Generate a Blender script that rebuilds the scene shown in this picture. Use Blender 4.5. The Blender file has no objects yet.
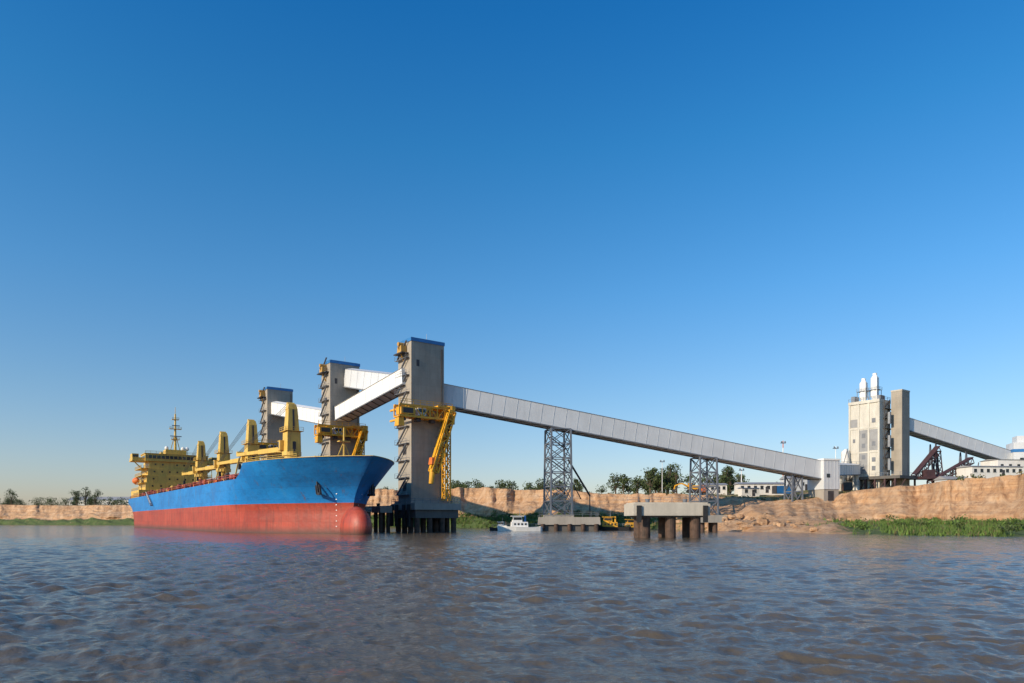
import bpy, math, random
import numpy as np
from mathutils import Vector, Matrix, noise
random.seed(7); np.random.seed(7)
scene=bpy.context.scene
YAW=math.atan2(-.808,.589)

# ------------------------------------------------------------------ materials
def newmat(name):
    m=bpy.data.materials.new(name); m.use_nodes=True
    nt=m.node_tree; b=nt.nodes["Principled BSDF"]
    return m,nt,b
def N(nt,t,**k):
    n=nt.nodes.new(t)
    for a,v in k.items(): setattr(n,a,v)
    return n
def ramp(nt,src,stops):
    r=N(nt,'ShaderNodeValToRGB'); e=r.color_ramp.elements
    e[0].position,e[0].color=stops[0][0],(*stops[0][1],1)
    e[1].position,e[1].color=stops[-1][0],(*stops[-1][1],1)
    for p,c in stops[1:-1]:
        x=e.new(p); x.color=(*c,1)
    nt.links.new(src,r.inputs[0]); return r.outputs[0]
def noisetex(nt,scale,stretch=(1,1,1),detail=6,rough=.6,vec=None):
    if vec is None:
        tc=N(nt,'ShaderNodeTexCoord'); vec=tc.outputs['Object']
    mp=N(nt,'ShaderNodeMapping'); mp.inputs['Scale'].default_value=stretch
    nt.links.new(vec,mp.inputs[0])
    n=N(nt,'ShaderNodeTexNoise'); n.inputs['Scale'].default_value=scale
    n.inputs['Detail'].default_value=detail; n.inputs['Roughness'].default_value=rough
    nt.links.new(mp.outputs[0],n.inputs['Vector']); return n.outputs['Fac']
def mix(nt,fac,a,b,mode='MIX'):
    m=N(nt,'ShaderNodeMix',data_type='RGBA',blend_type=mode)
    for s,v in ((m.inputs[0],fac),(m.inputs[6],a),(m.inputs[7],b)):
        if isinstance(v,(int,float)): s.default_value=v
        elif isinstance(v,tuple): s.default_value=(*v,1)
        else: nt.links.new(v,s)
    return m.outputs[2]
def bump(nt,b,h,strength,dist=.1):
    bp=N(nt,'ShaderNodeBump'); bp.inputs['Strength'].default_value=strength
    bp.inputs['Distance'].default_value=dist
    nt.links.new(h,bp.inputs['Height']); nt.links.new(bp.outputs[0],b.inputs['Normal'])
def paint(name,col,rough=.5,metal=0.0,var=.25,scale=.5,dirt=None,dirtamt=.5,streak=True):
    m,nt,b=newmat(name)
    n1=noisetex(nt,scale)
    c1=tuple(x*(1-var) for x in col); c2=tuple(min(.9,x*(1+var)) for x in col)
    c=ramp(nt,n1,[(.3,c1),(.7,c2)])
    if dirt:
        n2=noisetex(nt,1.0,(1.2,1.2,.12) if streak else (1,1,1),8,.7)
        f=ramp(nt,n2,[(.5,(0,0,0)),(.72,(dirtamt,)*3)])
        c=mix(nt,f,c,dirt)
    nt.links.new(c,b.inputs['Base Color'])
    b.inputs['Roughness'].default_value=rough; b.inputs['Metallic'].default_value=metal
    return m
def concrete(name,col,band=True):
    m,nt,b=newmat(name)
    n1=noisetex(nt,.35,(1,1,.5),8,.65)
    c=ramp(nt,n1,[(.3,tuple(x*.82 for x in col)),(.7,tuple(x*1.12 for x in col))])
    n2=noisetex(nt,1.1,(1,1,.06),8,.7)
    f=ramp(nt,n2,[(.45,(0,0,0)),(.75,(.45,.45,.45))])
    c=mix(nt,f,c,tuple(x*.55 for x in col))
    if band:
        tc=N(nt,'ShaderNodeTexCoord'); sp=N(nt,'ShaderNodeSeparateXYZ')
        nt.links.new(tc.outputs['Object'],sp.inputs[0])
        mm=N(nt,'ShaderNodeMath',operation='MULTIPLY'); mm.inputs[1].default_value=1/1.8
        nt.links.new(sp.outputs['Z'],mm.inputs[0])
        fr=N(nt,'ShaderNodeMath',operation='FRACT'); nt.links.new(mm.outputs[0],fr.inputs[0])
        f2=ramp(nt,fr.outputs[0],[(.0,(.18,.18,.18)),(.12,(0,0,0)),(1,(0,0,0))])
        c=mix(nt,f2,c,tuple(x*.55 for x in col))
        fl=N(nt,'ShaderNodeMath',operation='FLOOR'); nt.links.new(mm.outputs[0],fl.inputs[0])
        wn=N(nt,'ShaderNodeTexWhiteNoise',noise_dimensions='1D'); nt.links.new(fl.outputs[0],wn.inputs['W'])
        f3=ramp(nt,wn.outputs['Value'],[(0,(.93,.93,.93)),(1,(1.0,.99,.98))])
        c=mix(nt,1.0,c,f3,'MULTIPLY')
    nt.links.new(c,b.inputs['Base Color']); b.inputs['Roughness'].default_value=.9
    bump(nt,b,noisetex(nt,3,detail=8),.3,.1)
    return m
M={}
M['conc']=concrete('slipform_concrete',(.36,.32,.265))
M['conc2']=concrete('pier_concrete',(.34,.31,.27),False)
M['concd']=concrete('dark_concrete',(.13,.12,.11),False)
M['concl']=concrete('pale_concrete',(.50,.46,.39))
M['concw']=concrete('whitewashed_concrete',(.58,.55,.48),False)
M['white']=paint('white_sheet',(.78,.78,.76),.5,0,.06,.3,(.45,.42,.36),.3)
M['whitec']=paint('white_wall',(.70,.68,.64),.6,0,.08,.4,(.45,.4,.33),.4)
M['gal']=paint('galvanised_cladding',(.60,.62,.64),.45,.05,.07,.2,(.36,.35,.34),.25)
M['seam']=paint('cladding_seam',(.50,.52,.54),.5,.1,.1,.5)
M['gald']=paint('gallery_trim',(.17,.18,.20),.6,.2,.15,.5)
M['infill']=paint('infill_panel',(.27,.27,.27),.7,0,.15,.5)
M['steel']=paint('grey_steel',(.20,.22,.25),.5,.4,.2,.6,(.16,.09,.05),.3)
M['steeld']=paint('dark_steel',(.05,.047,.05),.6,.2,.3,.6)
M['rust']=paint('rusty_steel',(.12,.06,.045),.8,0,.35,.9)
M['brown']=paint('maroon_steel',(.06,.028,.032),.7,0,.35,.9)
M['pile']=paint('steel_pile',(.085,.05,.035),.8,0,.5,1.2,(.03,.025,.02),.8)
M['yel']=paint('yellow_paint',(.72,.36,.02),.45,0,.15,.5,(.30,.13,.03),.5)
M['ochre']=paint('faded_yellow_paint',(.45,.26,.06),.6,0,.2,.5,(.2,.1,.04),.6)
M['cream']=paint('cream_yellow_paint',(.64,.42,.08),.5,0,.14,.4,(.30,.14,.05),.6)
M['blue']=paint('blue_trim',(.03,.17,.42),.5,0,.15,.5)
M['red']=paint('red_oxide_paint',(.30,.055,.04),.6,0,.3,.7,(.12,.05,.04),.6)
M['black']=paint('black_rubber',(.02,.02,.02),.6,0,.3,2)
M['orange']=paint('orange_paint',(.65,.16,.03),.5,0,.1,1)
M['roofg']=paint('grey_roof',(.30,.30,.31),.6,0,.1,.3)
M['bark']=paint('bark',(.10,.075,.05),.9,0,.3,3)
m,nt,b=newmat('window_glass'); b.inputs['Base Color'].default_value=(.02,.025,.03,1); b.inputs['Roughness'].default_value=.08
M['glass']=m
def leafmat(name,a,bc):
    m,nt,b=newmat(name)
    n=noisetex(nt,.9,detail=3)
    c=ramp(nt,n,[(.3,a),(.7,bc)])
    g=N(nt,'ShaderNodeNewGeometry')
    r=ramp(nt,g.outputs['Random Per Island'],[(0,(.6,.6,.6)),(1,(1.0,1.0,.9))])
    c=mix(nt,1.0,c,r,'MULTIPLY')
    nt.links.new(c,b.inputs['Base Color']); b.inputs['Roughness'].default_value=.75
    return m
M['leaf']=leafmat('tree_leaves',(.040,.065,.018),(.10,.14,.035))
M['grass']=leafmat('bank_reeds',(.06,.12,.02),(.15,.24,.04))
M['dry']=leafmat('dry_scrub',(.10,.09,.035),(.22,.19,.08))

def hullmat():
    m,nt,b=newmat('hull_paint')
    tc=N(nt,'ShaderNodeTexCoord'); sp=N(nt,'ShaderNodeSeparateXYZ'); nt.links.new(tc.outputs['Object'],sp.inputs[0])
    big=noisetex(nt,.12,(1,1,1),6)
    blue=ramp(nt,big,[(.3,(.005,.165,.47)),(.7,(.010,.235,.62))])
    str1=noisetex(nt,1.0,(.6,.6,.07),8,.7)
    f=ramp(nt,str1,[(.54,(0,0,0)),(.75,(.35,.35,.35))])
    blue=mix(nt,f,blue,(.06,.24,.45))
    strr=noisetex(nt,1.7,(.5,.5,.05),8,.75)
    f=ramp(nt,strr,[(.57,(0,0,0)),(.70,(.8,.8,.8))])
    blue=mix(nt,f,blue,(.12,.06,.04))
    sm=noisetex(nt,.5,(.5,.5,1),9,.75)
    f=ramp(nt,sm,[(.5,(0,0,0)),(.68,(.55,.55,.55))])
    blue=mix(nt,f,blue,(.006,.075,.22))
    red=ramp(nt,big,[(.3,(.33,.038,.02)),(.7,(.46,.070,.035))])
    s2=noisetex(nt,.9,(.25,.25,1.6),8,.7)
    f=ramp(nt,s2,[(.52,(0,0,0)),(.74,(.5,.5,.5))])
    red=mix(nt,f,red,(.42,.13,.08))
    s3=noisetex(nt,1.3,(1,1,.1),8,.7)
    f=ramp(nt,s3,[(.48,(0,0,0)),(.68,(.75,.75,.75))])
    red=mix(nt,f,red,(.14,.035,.025))
    mr=N(nt,'ShaderNodeMapRange'); mr.inputs['From Min'].default_value=.1; mr.inputs['From Max'].default_value=1.6
    mr.inputs['To Min'].default_value=.9; mr.inputs['To Max'].default_value=0
    nt.links.new(sp.outputs['Z'],mr.inputs[0])
    red=mix(nt,mr.outputs[0],red,(.09,.05,.04))
    gt=N(nt,'ShaderNodeMath',operation='GREATER_THAN'); gt.inputs[1].default_value=6.3
    nt.links.new(sp.outputs['Z'],gt.inputs[0])
    c=mix(nt,gt.outputs[0],red,blue)
    cb=N(nt,'ShaderNodeCombineXYZ'); nt.links.new(sp.outputs['X'],cb.inputs[0]); nt.links.new(sp.outputs['Z'],cb.inputs[1])
    br=N(nt,'ShaderNodeTexBrick'); br.inputs['Scale'].default_value=1.0
    br.inputs['Brick Width'].default_value=9.5; br.inputs['Row Height'].default_value=2.4
    br.inputs['Mortar Size'].default_value=.03; br.inputs['Mortar Smooth'].default_value=.5
    br.inputs['Color1'].default_value=(1,1,1,1); br.inputs['Color2'].default_value=(.80,.82,.85,1); br.inputs['Mortar'].default_value=(.55,.55,.58,1)
    nt.links.new(cb.outputs[0],br.inputs['Vector'])
    c=mix(nt,.8,c,br.outputs['Color'],'MULTIPLY')
    nt.links.new(c,b.inputs['Base Color']); b.inputs['Roughness'].default_value=.5
    bump(nt,b,noisetex(nt,.45,(1,1,1),2),.4,.25)
    return m
M['hull']=hullmat()

# ------------------------------------------------------------------ mesh builder
class MB:
    def __init__(s): s.v=[];s.f=[];s.mi=[];s.mats=[];s.cur=0
    def use(s,k):
        m=M[k]
        if m not in s.mats: s.mats.append(m)
        s.cur=s.mats.index(m); return s
    def add(s,vs,fs):
        o=len(s.v); s.v.extend([tuple(v) for v in vs])
        for f in fs: s.f.append([i+o for i in f]); s.mi.append(s.cur)
    def box(s,x0,x1,y0,y1,z0,z1,tx=0,ty=0):
        s.add([(x0,y0,z0),(x1,y0,z0),(x1,y1,z0),(x0,y1,z0),(x0+tx,y0+ty,z1),(x1-tx,y0+ty,z1),(x1-tx,y1-ty,z1),(x0+tx,y1-ty,z1)],
              [(0,3,2,1),(4,5,6,7),(0,1,5,4),(1,2,6,5),(2,3,7,6),(3,0,4,7)])
    def beam(s,p,q,w,h=None):
        h=h or w; p=Vector(p);q=Vector(q);d=(q-p).normalized()
        u=Vector((0,0,1)) if abs(d.z)<.98 else Vector((1,0,0))
        a=d.cross(u).normalized(); c=a.cross(d).normalized()
        a=a*w/2;c=c*h/2
        s.add([p-a-c,p+a-c,p+a+c,p-a+c,q-a-c,q+a-c,q+a+c,q-a+c],
              [(0,1,2,3),(4,7,6,5),(0,4,5,1),(1,5,6,2),(2,6,7,3),(3,7,4,0)])
    def cyl(s,p,q,r0,r1=None,n=14):
        r1=r0 if r1 is None else r1
        p=Vector(p);q=Vector(q);d=(q-p).normalized()
        u=Vector((0,0,1)) if abs(d.z)<.98 else Vector((1,0,0))
        a=d.cross(u).normalized(); c=a.cross(d).normalized()
        vs=[];
        for P,r in ((p,r0),(q,r1)):
            for i in range(n):
                t=2*math.pi*i/n; vs.append(P+a*r*math.cos(t)+c*r*math.sin(t))
        fs=[(i,(i+1)%n,n+(i+1)%n,n+i) for i in range(n)]+[tuple(range(n))[::-1],tuple(range(n,2*n))]
        s.add(vs,fs)
    def ell(s,c,r,n=24,k=14):
        vs=[];fs=[]
        for j in range(k+1):
            ph=math.pi*j/k
            for i in range(n):
                t=2*math.pi*i/n
                vs.append((c[0]+r[0]*math.sin(ph)*math.cos(t),c[1]+r[1]*math.sin(ph)*math.sin(t),c[2]+r[2]*math.cos(ph)))
        for j in range(k):
            for i in range(n):
                fs.append((j*n+i,(j+1)*n+i,(j+1)*n+(i+1)%n,j*n+(i+1)%n))
        s.add(vs,fs)
    def rail(s,pts,h=1.1,w=.07,step=2.5):
        for p,q in zip(pts[:-1],pts[1:]):
            p=Vector(p);q=Vector(q);L=(q-p).length;n=max(1,int(L/step))
            for k in (h,h*.55): s.beam(p+Vector((0,0,k)),q+Vector((0,0,k)),w)
            for i in range(n+1):
                a=p.lerp(q,i/n); s.beam(a,a+Vector((0,0,h)),w)
    def truss(s,p,q,w,h,t,seg,yawside=None):
        p=Vector(p);q=Vector(q);d=(q-p).normalized()
        u=Vector((0,0,1)) if abs(d.z)<.95 else Vector((1,0,0))
        a=d.cross(u).normalized()*w/2; c=a.cross(d).normalized()*h/2
        cs=[-a-c,a-c,a+c,-a+c]
        for o in cs: s.beam(p+o,q+o,t)
        for i in range(seg):
            A=p.lerp(q,i/seg);B=p.lerp(q,(i+1)/seg)
            for j in range(4):
                o1=cs[j];o2=cs[(j+1)%4]
                s.beam(A+o1,A+o2,t*.7)
                if i%2: o1,o2=o2,o1
                s.beam(A+o1,B+o2,t*.7)
        for j in range(4): s.beam(q+cs[j],q+cs[(j+1)%4],t*.7)
    def finish(s,name,parent=None,world=False,smooth=False):
        me=bpy.data.meshes.new(name)
        vs=s.v
        if world and parent is not None:
            inv=MATS[parent.name].inverted()
            vs=[tuple(inv@Vector(v)) for v in vs]
        me.from_pydata(vs,[],s.f)
        for m in s.mats: me.materials.append(m)
        me.polygons.foreach_set('material_index',s.mi)
        if smooth: me.polygons.foreach_set('use_smooth',[True]*len(s.f))
        me.update()
        o=bpy.data.objects.new(name,me); scene.collection.objects.link(o)
        if parent: o.parent=parent
        return o
MATS={}
def group(name,loc,yaw=0):
    e=bpy.data.objects.new(name,None); scene.collection.objects.link(e)
    e.location=loc; e.rotation_euler=(0,0,yaw); e.empty_display_size=1
    MATS[e.name]=Matrix.Translation(Vector(loc))@Matrix.Rotation(yaw,4,'Z')
    return e

# ------------------------------------------------------------------ SKY + SUN
az=math.atan2(-.80,-.60); EL=math.radians(24)
w=bpy.data.worlds.new("World"); scene.world=w; w.use_nodes=True
nt=w.node_tree; bg=nt.nodes['Background']
sky=N(nt,'ShaderNodeTexSky'); sky.sky_type='NISHITA'; sky.sun_disc=False
sky.sun_elevation=EL; sky.sun_rotation=az%(2*math.pi); sky.altitude=0
sky.air_density=1.0; sky.dust_density=.7; sky.ozone_density=3.0
tc=N(nt,'ShaderNodeTexCoord'); sp=N(nt,'ShaderNodeSeparateXYZ'); nt.links.new(tc.outputs['Generated'],sp.inputs[0])
g_=2.5
gr=ramp(nt,sp.outputs['Z'],[(0,(1.66/g_,1.42/g_,1.46/g_)),(.08,(1.5/g_,1.5/g_,1.6/g_)),(.17,(1.25/g_,1.56/g_,1.72/g_)),(.31,(.82/g_,1.62/g_,2.0/g_)),(.477,(.40/g_,1.56/g_,2.12/g_)),(.6,(.20/g_,1.4/g_,2.2/g_)),(1,(.2/g_,1.2/g_,2.0/g_))])
vm=N(nt,'ShaderNodeVectorMath',operation='MULTIPLY'); nt.links.new(sky.outputs[0],vm.inputs[0]); nt.links.new(gr,vm.inputs[1])
v2=N(nt,'ShaderNodeVectorMath',operation='SCALE'); nt.links.new(vm.outputs[0],v2.inputs[0]); v2.inputs['Scale'].default_value=g_*.84
nt.links.new(v2.outputs[0],bg.inputs[0]); bg.inputs[1].default_value=.1
sd=bpy.data.lights.new('sun','SUN'); sd.energy=5.0; sd.angle=math.radians(.5); sd.color=(1,.82,.60)
so=bpy.data.objects.new('sun',sd); scene.collection.objects.link(so)
S=Vector((math.sin(az)*math.cos(EL),math.cos(az)*math.cos(EL),math.sin(EL)))
so.rotation_euler=S.to_track_quat('Z','Y').to_euler(); so.location=(-100,-80,120)

# ------------------------------------------------------------------ WATER
def water():
    rings=[.8]
    while rings[-1]<260: rings.append(rings[-1]+max(.025,rings[-1]*.0055))
    while rings[-1]<9000: rings.append(rings[-1]*1.12)
    r=np.array(rings)
    ang=np.concatenate([np.linspace(-42,42,720),np.linspace(43,317,90)])*math.pi/180
    A,R=np.meshgrid(ang,r)
    X=np.sin(A)*R; Y=np.cos(A)*R; Z=np.zeros_like(X)
    rng=np.random.RandomState(11)
    sp=np.maximum(.025,R*.0055)
    main=math.radians(240)
    nw=150
    for i in range(nw):
        L=.16*(2.8/.16)**rng.rand()
        th=main+rng.normal(0,.7)
        k=2*math.pi/L; amp=.0044*L**.9*(.4+1.2*rng.rand())
        ph=rng.rand()*6.28
        att=np.clip((L/sp-2.2)/2.5,0,1)
        kx,ky=k*math.cos(th),k*math.sin(th)
        P=kx*X+ky*Y+ph+1.1*np.sin(.33*X*math.cos(i)+.27*Y*math.sin(i)+i)+.6*np.sin(.9*X*math.sin(2*i)+.8*Y*math.cos(2*i)+i)
        Z+=att*amp*(np.sin(P)+.3*np.cos(2*P))
    patch=.85+.3*np.sin(.05*X+.021*Y+1)*np.sin(.034*Y-.02*X)+.2*np.sin(.13*X-.09*Y)+.2*np.sin(.31*X+.22*Y+2)
    Z*=np.clip(patch,.4,1.4)
    nr,na=X.shape
    co=np.stack([X,Y,Z],-1).reshape(-1,3)
    idx=np.arange(nr*na).reshape(nr,na)
    nxt=np.roll(idx,-1,1)
    q=np.stack([idx[:-1],nxt[:-1],nxt[1:],idx[1:]],-1).reshape(-1,4)[:, ::-1]
    me=bpy.data.meshes.new('river_water')
    me.vertices.add(len(co)+1); me.vertices.foreach_set('co',np.concatenate([co,[[0,0,0]]]).ravel())
    fan=np.stack([np.full(na,len(co)),nxt[0],idx[0]],-1)
    nl=q.size+fan.size
    me.loops.add(nl); me.loops.foreach_set('vertex_index',np.concatenate([q.ravel(),fan.ravel()]).astype(np.int32))
    me.polygons.add(len(q)+len(fan))
    me.polygons.foreach_set('loop_start',np.concatenate([np.arange(len(q))*4,q.size+np.arange(len(fan))*3]).astype(np.int32))
    me.polygons.foreach_set('use_smooth',np.ones(len(q)+len(fan),bool))
    me.update(calc_edges=True); me.validate()
    n0=me.polygons[len(q)//3].normal
    if n0.z<0: me.flip_normals()
    m,nt,b=newmat('muddy_river_water')
    tc=N(nt,'ShaderNodeTexCoord')
    n=noisetex(nt,.03,(1,1,1),4,vec=tc.outputs['Object'])
    c=ramp(nt,n,[(.3,(.085,.070,.050)),(.7,(.115,.094,.068))])
    nt.links.new(c,b.inputs['Base Color'])
    b.inputs['Roughness'].default_value=.08; b.inputs['IOR'].default_value=1.33
    h1=noisetex(nt,1.6,(1,1.5,1),7,.6,vec=tc.outputs['Object'])
    bump(nt,b,h1,.7,.13)
    me.materials.append(m)
    o=bpy.data.objects.new('river_water',me); scene.collection.objects.link(o)
water()

# ------------------------------------------------------------------ TERRAIN
T=[(-1200,900,-1220,960,15,.6,4,.7),(-583,560,-600,590,13.5,.6,4,.6),(-322,430,-341,455,13,.6,4,.6),(-224,400,-237,425,12.3,.6,4,.6),
(-60,300,-64,322,17,.9,5,.6),(-20,262,-21.7,285,15.6,1.1,5,.6),(11.6,240,12.6,262,14.2,.9,5,.6),(35.6,225,38.7,245,12.6,.7,5,.55),
(50,200,55,228,11.8,.35,4,.5),(55,170,68.5,212,10.2,.05,4.5,.5),(61,145,81,202,8.8,0,3.5,.6),(66,130,95.5,203,10.5,.5,3.0,.8),
(70,124,102,198,11.7,.9,3.0,.86),(74,118,112,188,12.6,1,2.6,.89),(79,115,112,175,13.9,1,2.4,.9),(84,112,120,160,14.2,1,2.4,.9),
(106,105,150,150,14.3,1,2.6,.88),(160,80,220,120,14,1,3,.85),(400,20,480,60,14,1,3.5,.85)]
def fbm(x,y,z,o=5): return noise.fractal(Vector((x,y,z)),1.0,2.0,o)
def ridge(x,y,z): 
    v=0;a=1
    for k in range(4):
        v+=a*(1-abs(noise.noise(Vector((x,y,z)))*2)); x*=2.1;y*=2.1;z+=3.3;a*=.5
    return v/1.9
def terr_samples():
    out=[]
    for a,c in zip(T[:-1],T[1:]):
        L=math.hypot(c[2]-a[2],c[3]-a[3]); d=min(math.hypot(a[2],a[3]),math.hypot(c[2],c[3]))
        n=max(4,int(L/(d*.0025)))
        for i in range(n):
            t=i/n; out.append([a[k]+(c[k]-a[k])*t for k in range(8)])
    out.append(list(T[-1])); return out
arr=np.array(terr_samples())
for _ in range(12): arr[1:-1]=arr[1:-1]*.5+(arr[:-2]+arr[2:])*.25
topline=[]; bankpts=[]
def terrain():
    vs=[];nrow=None;acc=0;prev=None
    for s in arr:
        bx,by,tx,ty,tz,g,zf,qf=s
        if prev is not None: acc+=math.hypot(tx-prev[0],ty-prev[1])
        prev=(tx,ty)
        u=acc
        far=1 if by<330 else .55
        jit=fbm(u*.012,3.1,0)*5+fbm(u*.06,1.3,5)*3.0
        dx,dy=tx-bx,ty-by; L=math.hypot(dx,dy); dx/=L;dy/=L
        row=[]
        bj=fbm(u*.05,9.2,1)*2.2
        for q,z in ((-30,-4),(-6,-1.0)): row.append((bx+dx*(q+bj),by+dy*(q+bj),z,g))
        Lf=L*qf
        for i in range(18):
            t=i/17; d=bj*(1-t)+t*Lf+ t*jit*.6
            z=-.15+(zf)*(t**.8)
            z+=fbm(u*.08,d*.08,2)*(.7+1.6*max(0,1-g))*min(1,t*5)
            row.append((bx+dx*d,by+dy*d,z,g*(1-.9*max(0,t-.85)/.15)))
        zfoot=row[-1][2]
        tz2=tz+(fbm(u*.022,7.7,0)*1.3+fbm(u*.2,2.7,0)*.5)*far
        d0=Lf+jit*.6; d1=max(L+jit,d0+3.0)
        slump=max(0,fbm(u*.035,5.5,2)*2.4)
        for i in range(1,35):
            t=i/34
            gul=((1-ridge(u*.08,t*.25,4.4))*6.5+(1-ridge(u*.35,t*.4,8.4))*1.6)*far
            foot=(1-t)**2*(3.0+3.5*slump)
            d=d0+(d1-d0)*((t**.75)*.8+.2*t)+gul*(.2+.8*min(1,t*1.8))-foot*min(1,t*6)
            ledge=math.sin((t*4.3+fbm(u*.02,1,1)*.8)*6.28)
            d+=ledge*.35*(1-abs(2*t-1))+fbm(u*.25,t*4,1.1,4)*.7
            z=zfoot+(tz2-zfoot)*t+fbm(u*.3,t*6,3.3)*.4*(1-t)
            row.append((bx+dx*d,by+dy*d,z,-.22+(.4*slump*(1-t) if g>.4 else 0)))
        lx,ly=row[-1][0],row[-1][1]
        topline.append((lx,ly,tz2,u))
        bankpts.append((bx,by,dx,dy,Lf,g,zf,u,bj,jit))
        rx,ry=lx-0,ly-60; rl=math.hypot(rx,ry); rx/=rl;ry/=rl
        zt=max(tz,13)
        for dd in (1.5,4,8,14,22,35,60,120,300,900,3000):
            t=min(1,dd/35)
            z=tz2+(zt-tz2)*t+(fbm(lx*.02+dd*.05,ly*.02,0)*.5 if dd<100 else 0)
            row.append((lx+rx*dd,ly+ry*dd,z,.45))
        nrow=len(row); vs.extend(row)
    ns=len(arr); me=bpy.data.meshes.new('riverbank_terrain')
    fs=[(i*nrow+j,(i+1)*nrow+j,(i+1)*nrow+j+1,i*nrow+j+1) for i in range(ns-1) for j in range(nrow-1)]
    me.from_pydata([v[:3] for v in vs],[],fs)
    at=me.attributes.new('green','FLOAT','POINT'); at.data.foreach_set('value',[v[3] for v in vs])
    me.polygons.foreach_set('use_smooth',[True]*len(fs)); me.update()
    m,nt,b=newmat('earth_cliff')
    n1=noisetex(nt,.5,(.10,.10,2.0),8,.6)
    earth=ramp(nt,n1,[(.28,(.34,.185,.095)),(.42,(.54,.325,.175)),(.52,(.44,.25,.13)),(.62,(.60,.39,.23)),(.75,(.42,.24,.125))])
    n2=noisetex(nt,.7,(1,1,.16),9,.75)
    f=ramp(nt,n2,[(.36,(.75,.75,.75)),(.52,(0,0,0))])
    earth=mix(nt,f,earth,(.20,.10,.052))  # upright streaks of soil tone, darkened in the colour to suggest shaded crevices
    n5=noisetex(nt,.25,(1,1,.45),6,.7)
    f=ramp(nt,n5,[(.48,(0,0,0)),(.64,(.7,.7,.7))])
    earth=mix(nt,f,earth,(.60,.42,.27))
    n3=noisetex(nt,.06,(1,1,1),5)
    f=ramp(nt,n3,[(.48,(0,0,0)),(.64,(.45,.45,.45))])
    earth=mix(nt,f,earth,(.31,.20,.12))
    n4=noisetex(nt,.35,(1,1,1),8,.7)
    green=ramp(nt,n4,[(.3,(.045,.085,.018)),(.55,(.09,.13,.03)),(.75,(.20,.16,.08))])
    ga=N(nt,'ShaderNodeAttribute'); ga.attribute_name='green'
    ad=N(nt,'ShaderNodeMath',operation='ADD'); nt.links.new(ga.outputs['Fac'],ad.inputs[0]); nt.links.new(n4,ad.inputs[1])
    f=ramp(nt,ad.outputs[0],[(.85,(0,0,0)),(1.0,(1,1,1))])
    c=mix(nt,f,earth,green)
    nt.links.new(c,b.inputs['Base Color']); b.inputs['Roughness'].default_value=.95
    bump(nt,b,noisetex(nt,.8,(1,1,.45),9,.68),1.0,.8)
    me.materials.append(m)
    o=bpy.data.objects.new('riverbank_terrain',me); scene.collection.objects.link(o)
terrain()

# ------------------------------------------------------------------ foliage helpers
def leaves(mb,c,r,n,size,flat=1.0):
    for _ in range(n):
        v=Vector(np.random.normal(0,1,3)); v.normalize(); v*= (random.random()**.35)
        p=Vector((c[0]+v.x*r[0],c[1]+v.y*r[1],c[2]+v.z*r[2]))
        a=Vector(np.random.normal(0,1,3)).normalized(); d=a.orthogonal().normalized()
        e=a.cross(d); s=size*(.5+random.random())
        mb.add([p-d*s*.5,p+e*s*.35,p+d*s*.5,p-e*s*.35],[(0,1,2,3)])
def tree(mb,x,y,z,h,w,n=420):
    mb.use('bark'); mb.cyl((x,y,z-1),(x+random.uniform(-.4,.4),y,z+h*.5),h*.03,h*.018,7)
    k=random.randint(8,13)
    for i in range(k):
        t=random.random(); a=random.random()*6.28; rr=w*.5*random.uniform(.15,.9)*(1-.45*t)
        cx,cy,cz=x+math.cos(a)*rr,y+math.sin(a)*rr,z+h*(.22+.68*t)
        mb.use('bark'); mb.beam((x,y,z+h*.25),(cx,cy,cz),h*.012)
        mb.use('leaf'); q=w*random.uniform(.13,.27)
        leaves(mb,(cx,cy,cz),(q,q,q*.75),n//k,.6)
mb=MB()
for _ in range(52):
    x=random.uniform(42,96); tree(mb,x,285+random.uniform(-12,20),13.5,random.uniform(7,13),random.uniform(6,10))
for _ in range(44):
    x=random.uniform(-30,44); tree(mb,x,315+random.uniform(-12,20),14.5,random.uniform(4,8),random.uniform(5,9),240)
for _ in range(70):
    x=random.uniform(-430,-205); tree(mb,x,520+random.uniform(-20,30),12,random.uniform(6,10),random.uniform(8,14),300)
for (x,h) in ((-306,13),(-300,16),(-293,13),(-238,11),(-262,11),(-352,14)): tree(mb,x,480,12,h,11,600)
for _ in range(20):
    x=random.uniform(-130,-60); tree(mb,x,370+random.uniform(-8,20),14,random.uniform(4,8),random.uniform(4,8),240)
for _ in range(14):
    x=random.uniform(100,190); tree(mb,x,285+random.uniform(-5,30),12.5,random.uniform(5,9),random.uniform(5,8),300)
mb.finish('distant_trees')
mb=MB()
for (x,y,z,u) in topline:
    if y>600 or x>330: continue
    if fbm(u*.03,4,4)+random.uniform(-.25,.25)>0 and random.random()<.45:
        mb.use(random.choice(['leaf','dry','leaf']))
        s=random.uniform(.3,1.4)
        leaves(mb,(x+random.uniform(-.5,.5),y+random.uniform(.2,3),z+s*.3),(s*1.2,s,s*.7),22,.45)
mb.finish('clifftop_scrub')
near=[b_ for b_ in bankpts if b_[1]<330 and b_[0]<150]
mb=MB()
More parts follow.
